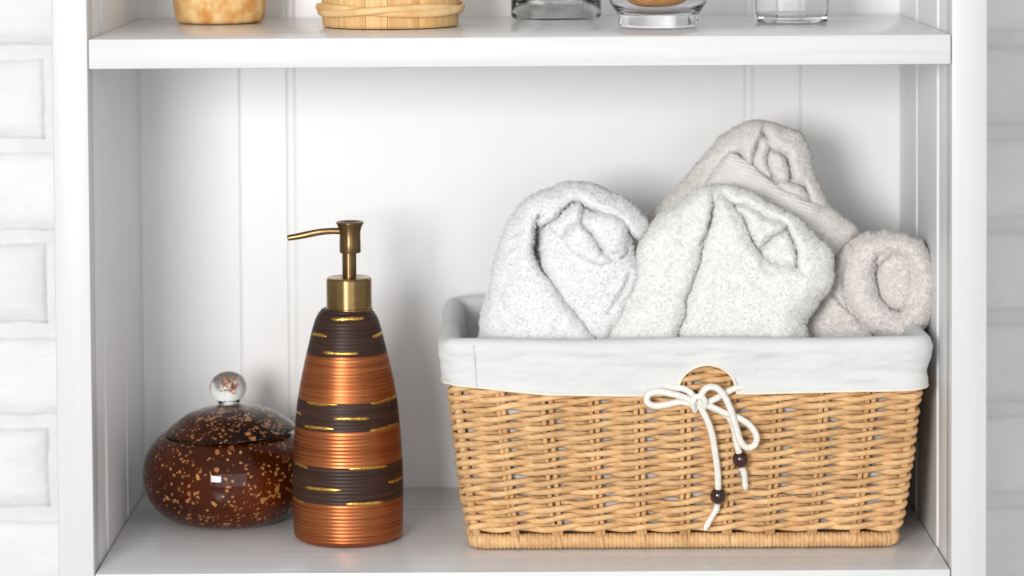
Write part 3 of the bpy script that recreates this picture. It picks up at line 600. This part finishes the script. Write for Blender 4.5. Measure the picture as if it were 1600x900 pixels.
towel('white rolled towel at the left end of the basket, its coil facing forward', 'white', 0.100, [
    ([(748, 590), (750, 525), (757, 480), (770, 420), (785, 370), (803, 335), (830, 307), (865, 292), (905, 287), (945, 297), (980, 315), (1005, 338), (1016, 360), (1018, 420), (1005, 480), (980, 590)], -40, 70, 58, Z0),
    ([(738, 600), (740, 525), (747, 480), (760, 420), (775, 366), (795, 330), (824, 298), (858, 286), (868, 306), (848, 326), (837, 350), (833, 392), (846, 424), (874, 458), (902, 496), (929, 532), (931, 600)], 2, 22, 16, (0.04, 0.05)),
    ([(826, 334), (834, 296), (865, 281), (905, 277), (950, 287), (990, 307), (1016, 332), (1024, 358), (1000, 374), (982, 362), (962, 346), (932, 333), (908, 321), (890, 318), (866, 344), (846, 352)], -6, 16, 16, Z0),
    ([(846, 382), (856, 352), (868, 346), (892, 320), (908, 323), (934, 335), (962, 348), (984, 366), (990, 400), (1010, 430), (992, 470), (965, 510), (940, 545), (920, 528), (892, 490), (866, 455), (849, 424)], -14, 22, 20, (0, 0.03)),
    ([(862, 350), (878, 338), (894, 322), (908, 323), (911, 336), (906, 352), (888, 359), (877, 374), (868, 368)], 2, 12, 12, Z0),
    ([(878, 370), (888, 360), (906, 353), (921, 367), (936, 390), (950, 401), (954, 410), (936, 417), (914, 408), (898, 398), (884, 386)], 4, 14, 13, (0.06, 0)),
    ([(911, 336), (932, 334), (958, 337), (975, 352), (980, 368), (974, 386), (964, 396), (950, 399), (938, 388), (923, 366), (908, 352)], 2, 16, 14, (0.03, 0)),
    ([(756, 506), (790, 494), (822, 508), (848, 506), (878, 512), (905, 518), (900, 600), (756, 600)], 6, 12, 9, Z0),
    ([(826, 512), (850, 508), (858, 524), (853, 541), (842, 538), (830, 530)], 14, 9, 8, Z0),
], [([(772, 452), (796, 488), (824, 508)], 8, 1.6), ([(812, 350), (800, 400), (796, 440)], 16, 1.2), ([(985, 425), (974, 450), (952, 486)], 4, 2.5), ([(843, 338), (837, 360), (838, 404)], 3.5, 12), ([(982, 366), (978, 392), (968, 404)], 2.6, 5), ([(936, 389), (942, 394)], 2.6, 5), ([(912, 338), (909, 352), (923, 368), (938, 390)], 2.2, 3)],
    150, 145000, 0.00155, 300, ref=(880, 420))
towel('ivory white rolled towel in the middle front of the basket, creased down its length', 'warm', 0.096, [
    ([(926, 590), (930, 528), (958, 488), (984, 440), (992, 395), (1016, 350), (1050, 325), (1085, 300), (1112, 290), (1142, 292), (1175, 303), (1215, 325), (1252, 346), (1278, 372), (1297, 398), (1302, 422), (1296, 450), (1275, 480), (1256, 506), (1247, 590)], -5, 62, 52, Z0),
    ([(916, 600), (920, 524), (948, 484), (974, 436), (982, 391), (1008, 342), (1044, 316), (1080, 290), (1112, 282), (1118, 296), (1113, 322), (1102, 372), (1086, 425), (1070, 478), (1058, 525), (1057, 600)], 0, 20, 15, (0, 0.03)),
    ([(1059, 600), (1060, 525), (1072, 478), (1088, 425), (1105, 372), (1117, 322), (1128, 303), (1144, 319), (1158, 344), (1170, 372), (1186, 397), (1206, 412), (1240, 417), (1262, 424), (1306, 430), (1292, 490), (1266, 514), (1256, 600)], 0, 24, 17, (0, 0.03)),
    ([(1118, 318), (1118, 292), (1130, 284), (1150, 283), (1190, 297), (1228, 318), (1262, 340), (1290, 368), (1308, 396), (1312, 424), (1306, 462), (1280, 462), (1254, 446), (1243, 416), (1240, 390), (1227, 354), (1195, 337), (1162, 323), (1144, 317), (1130, 304)], 1, 15, 13, Z0),
    ([(1147, 322), (1176, 327), (1208, 341), (1225, 354), (1219, 363), (1200, 371), (1182, 386), (1171, 368), (1160, 344)], -4, 14, 13, Z0),
    ([(1186, 391), (1203, 373), (1222, 364), (1232, 366), (1239, 390), (1240, 416), (1208, 412), (1190, 400)], -5, 14, 13, Z0),
], [([(1114, 320), (1107, 350), (1096, 384)], 2.6, 7), ([(1070, 345), (1058, 390), (1044, 440)], 13, 1.6), ([(1030, 400), (1000, 470)], 16, 1.0), ([(1190, 410), (1212, 432), (1240, 440)], 10, 1.2), ([(1147, 321), (1160, 344), (1172, 370), (1186, 396)], 2.4, 4), ([(1228, 356), (1239, 388), (1241, 414)], 2.4, 4)],
    150, 180000, 0.0014, 400, ref=(1110, 420))
towel('pale greige towel on top of the pile, with a flat ribbed border folded across', 'greige', 0.150, [
    ([(985, 420), (1000, 365), (1050, 300), (1085, 262), (1110, 232), (1135, 208), (1165, 192), (1190, 189), (1220, 197), (1250, 209), (1263, 235), (1271, 270), (1284, 300), (1292, 318), (1312, 336), (1336, 356), (1337, 366), (1322, 386), (1302, 420)], -16, 55, 46, Z0),
    ([(975, 430), (990, 360), (1040, 294), (1076, 254), (1100, 224), (1128, 198), (1160, 184), (1166, 214), (1160, 240), (1140, 245), (1118, 300), (1110, 430)], -10, 16, 12, Z0),
    ([(1152, 224), (1160, 184), (1192, 180), (1193, 204), (1183, 232), (1172, 256), (1160, 244)], -4, 12, 12, Z0),
    ([(1194, 212), (1192, 186), (1224, 187), (1260, 202), (1273, 232), (1281, 268), (1294, 298), (1298, 326), (1266, 316), (1256, 292), (1240, 284), (1233, 264), (1226, 243), (1206, 235)], -6, 16, 14, Z0),
    ([(1190, 216), (1203, 231), (1196, 250), (1203, 280), (1188, 270), (1174, 256), (1183, 232)], -12, 10, 11, Z0),
    ([(1198, 250), (1204, 238), (1220, 242), (1228, 260), (1230, 282), (1214, 286), (1203, 274)], -14, 11, 12, Z0),
    ([(1200, 286), (1228, 286), (1248, 290), (1262, 310), (1246, 322), (1212, 304)], -10, 10, 11, Z0),
    ([(1090, 430), (1095, 300), (1118, 262), (1136, 240), (1152, 243), (1172, 256), (1196, 278), (1218, 296), (1248, 308), (1280, 320), (1314, 330), (1346, 350), (1346, 370), (1330, 392), (1308, 430)], 4, 12, 9, (0, 0.05)),
], [([(1190, 204), (1182, 232), (1171, 254)], 2.2, 3), ([(1229, 250), (1232, 284)], 2.2, 4), ([(1256, 292), (1263, 310)], 2.2, 4)],
    120, 105000, 0.00125, 500, ribs=(7, 17, 5.2, 1290), ref=(1170, 300))
towel('oat coloured rolled towel at the right end, showing a round open coil', 'oat', 0.112, [
    ([(1235, 590), (1247, 525), (1264, 490), (1285, 455), (1302, 420), (1312, 396), (1332, 376), (1356, 366), (1385, 362), (1416, 367), (1441, 382), (1456, 408), (1463, 440), (1462, 472), (1450, 500), (1436, 524), (1425, 590)], -14, 40, 30, Z0),
    ([(1225, 600), (1238, 520), (1256, 484), (1278, 449), (1294, 414), (1306, 390), (1326, 376), (1330, 396), (1321, 430), (1325, 466), (1342, 496), (1362, 524), (1366, 600)], -10, 18, 14, Z0),
    (['L', 23, (1400, 512), (1370, 496), (1349, 470), (1341, 436), (1346, 406), (1364, 386), (1392, 377), (1421, 386), (1440, 408), (1447, 440), (1443, 472), (1428, 496), (1406, 514)], 0, 21, 18, Z0),
        ([(1371, 424), (1380, 402), (1400, 394), (1418, 406), (1427, 436), (1421, 464), (1406, 486), (1388, 482), (1376, 464), (1368, 444)], -10, 18, 15, (0.06, 0)),
    (['L', 10, (1372, 402), (1394, 389), (1414, 395), (1428, 418), (1429, 448), (1419, 472)], -1, 9.5, 11, Z0),
    (['L', 26, (1350, 560), (1400, 540), (1440, 535)], -8, 20, 14, Z0),
], [([(1369, 402), (1364, 424), (1368, 446)], 3.2, 7), ([(1300, 462), (1330, 490), (1352, 508)], 2.6, 3), ([(1386, 483), (1400, 484)], 2.5, 8)],
    130, 130000, 0.0016, 600, ref=(1370, 450))

# ------------------------------------------------------------------ things on the upper shelf
def cup(name, prof_out, wall_t, floor_t, m, parent, n=56, sharp=None):
    """closed vessel: outer profile [(r, z)] from base to rim, then an inner wall back down to the floor"""
    po = [(0, prof_out[0][1])] + list(prof_out); zi = prof_out[0][1] + floor_t
    pi = [(r - wall_t, z) for r, z in prof_out[::-1] if z > zi + .002]; pi += [(np.interp(zi + .001, [p[1] for p in prof_out], [p[0] for p in prof_out]) - wall_t - .003, zi + .0005), (0, zi)]
    return lathe(name, po + pi, m, parent, n=n, sharp=sharp)
PT = thing('amber_pot', 'mottled amber tapered pot at the left end of the upper shelf', 'pot', (-0.2135, 0.192, Z2 + .0004))
cup('bowl_wall', [(.0270, 0.0), (.0300, .0008), (.0316, .0030), (.0335, .018), (.0352, .040), (.0362, .066), (.0352, .068)], .004, .006, M['pot'], PT)
PL = thing('wooden_pail', 'small pale pine pail with twisted withy hoop on the upper shelf', 'pail', (-0.0893, 0.1335, Z2 + .0004))
wd = [.30, .42, .26, .50, .33, .38, .28, .46, .36, .30, .44, .27, .40, .35, .31, .43]; tot = sum(wd); a = -1.9
for q in wd:
    da = q / tot * 2 * PI; n = 5; V = []; r0 = .0472 + random.uniform(-.0002, .0003)
    for z, rr in ((0, r0 - .0008), (.0015, r0), (.085, r0 + .0030), (.086, r0 + .0024)):
        for i in range(n):
            t = a + .004 + (da - .008) * i / (n - 1); V.append((rr * math.cos(t), rr * math.sin(t), z + .0003))
    for z, rr in ((.086, r0 - .004), (0, r0 - .007)):
        for i in range(n):
            t = a + .004 + (da - .008) * i / (n - 1); V.append((rr * math.cos(t), rr * math.sin(t), z + .0003))
    F = [(j * n + i, j * n + i + 1, ((j + 1) % 6) * n + i + 1, ((j + 1) % 6) * n + i) for j in range(6) for i in range(n - 1)] + [tuple(j * n for j in range(6))[::-1], tuple(j * n + n - 1 for j in range(6))]
    mesh_obj('stave', V, F, M['stave'], PL); a += da
lathe('pail_floor', [(0, .004), (.0408, .004), (.0408, .008), (0, .008)], M['stave'], PL, n=40)
for ph in (0, PI):
    t = np.linspace(0, 2 * PI, 160, endpoint=False); z = .0122 + .0021 * np.sin(2 * t + ph + .6); R_ = .0492 + .0008 * np.cos(2 * t + ph + .6) + .0004
    v, f, uv = tube_data(np.stack([R_ * np.cos(t), R_ * np.sin(t), z], 1), .0017, 8, closed=True); v = v.copy()
    zc = np.repeat(z, 8); v[:, 2] = zc + (v[:, 2] - zc) * 1.55
    mesh_obj('withy_hoop', v, f, M['withy'], PL, smooth=True)
GJ = thing('glass_jar', 'straight clear empty glass jar on the upper shelf, behind the glass bowl', 'jar', (0.0265, 0.2050, Z2 + .0004))
cup('jar_wall', [(.0285, .0), (.0312, .0010), (.0325, .0030), (.0325, .090), (.0318, .091)], .0016, .0022, M['glass'], GJ)
GB = thing('glass_bowl', 'rounded clear glass bowl with heavy foot holding a wooden block, on the upper shelf', 'bowl', (0.0945, 0.0990, Z2 + .0004))
cup('bowl_wall', [(.0245, .0), (.0268, .0008), (.0276, .0030), (.0272, .0075), (.0290, .0110), (.0325, .0160), (.0347, .0235), (.0352, .032), (.0340, .043), (.0310, .054), (.0295, .060), (.0286, .061)], .0024, .0100, M['glass'], GB, n=72)
bm = bmesh.new(); bmesh.ops.create_uvsphere(bm, u_segments=40, v_segments=24, radius=1)
for v in bm.verts:
    c = v.co; e = .75; v.co = Vector((math.copysign(abs(c.x) ** .9, c.x) * .0238, math.copysign(abs(c.y) ** .9, c.y) * .0215, math.copysign(abs(c.z) ** .8, c.z) * .0150))
me = bpy.data.meshes.new('wooden_block'); bm.to_mesh(me); bm.free(); me.polygons.foreach_set('use_smooth', [True] * len(me.polygons)); me.materials.append(M['wood'])
o = link(bpy.data.objects.new('wooden_block', me)); o.location = (0.0945, 0.099, Z2 + .0272); o.rotation_euler = (0.05, -0.08, .3); tag(o, 'rounded orange wooden block lying inside the glass bowl', 'wooden block')
GT = thing('glass_tumbler', 'faceted clear glass tumbler at the right of the upper shelf', 'tumbler', (0.1912, 0.1560, Z2 + .0004))
v, f = lathe_data([(0, 0), (.0255, 0), (.0270, .0012), (.0296, .075), (.0290, .0760), (.0278, .0760), (.0253, .0060), (.0238, .0040), (0, .0036)], 8)
tb = mesh_obj('tumbler_wall', v, f, M['glass'], GT); tb.rotation_euler = (0, 0, .28)
bv_ = tb.modifiers.new('soft edges', 'BEVEL'); bv_.width = .0008; bv_.segments = 3; bv_.limit_method = 'ANGLE'
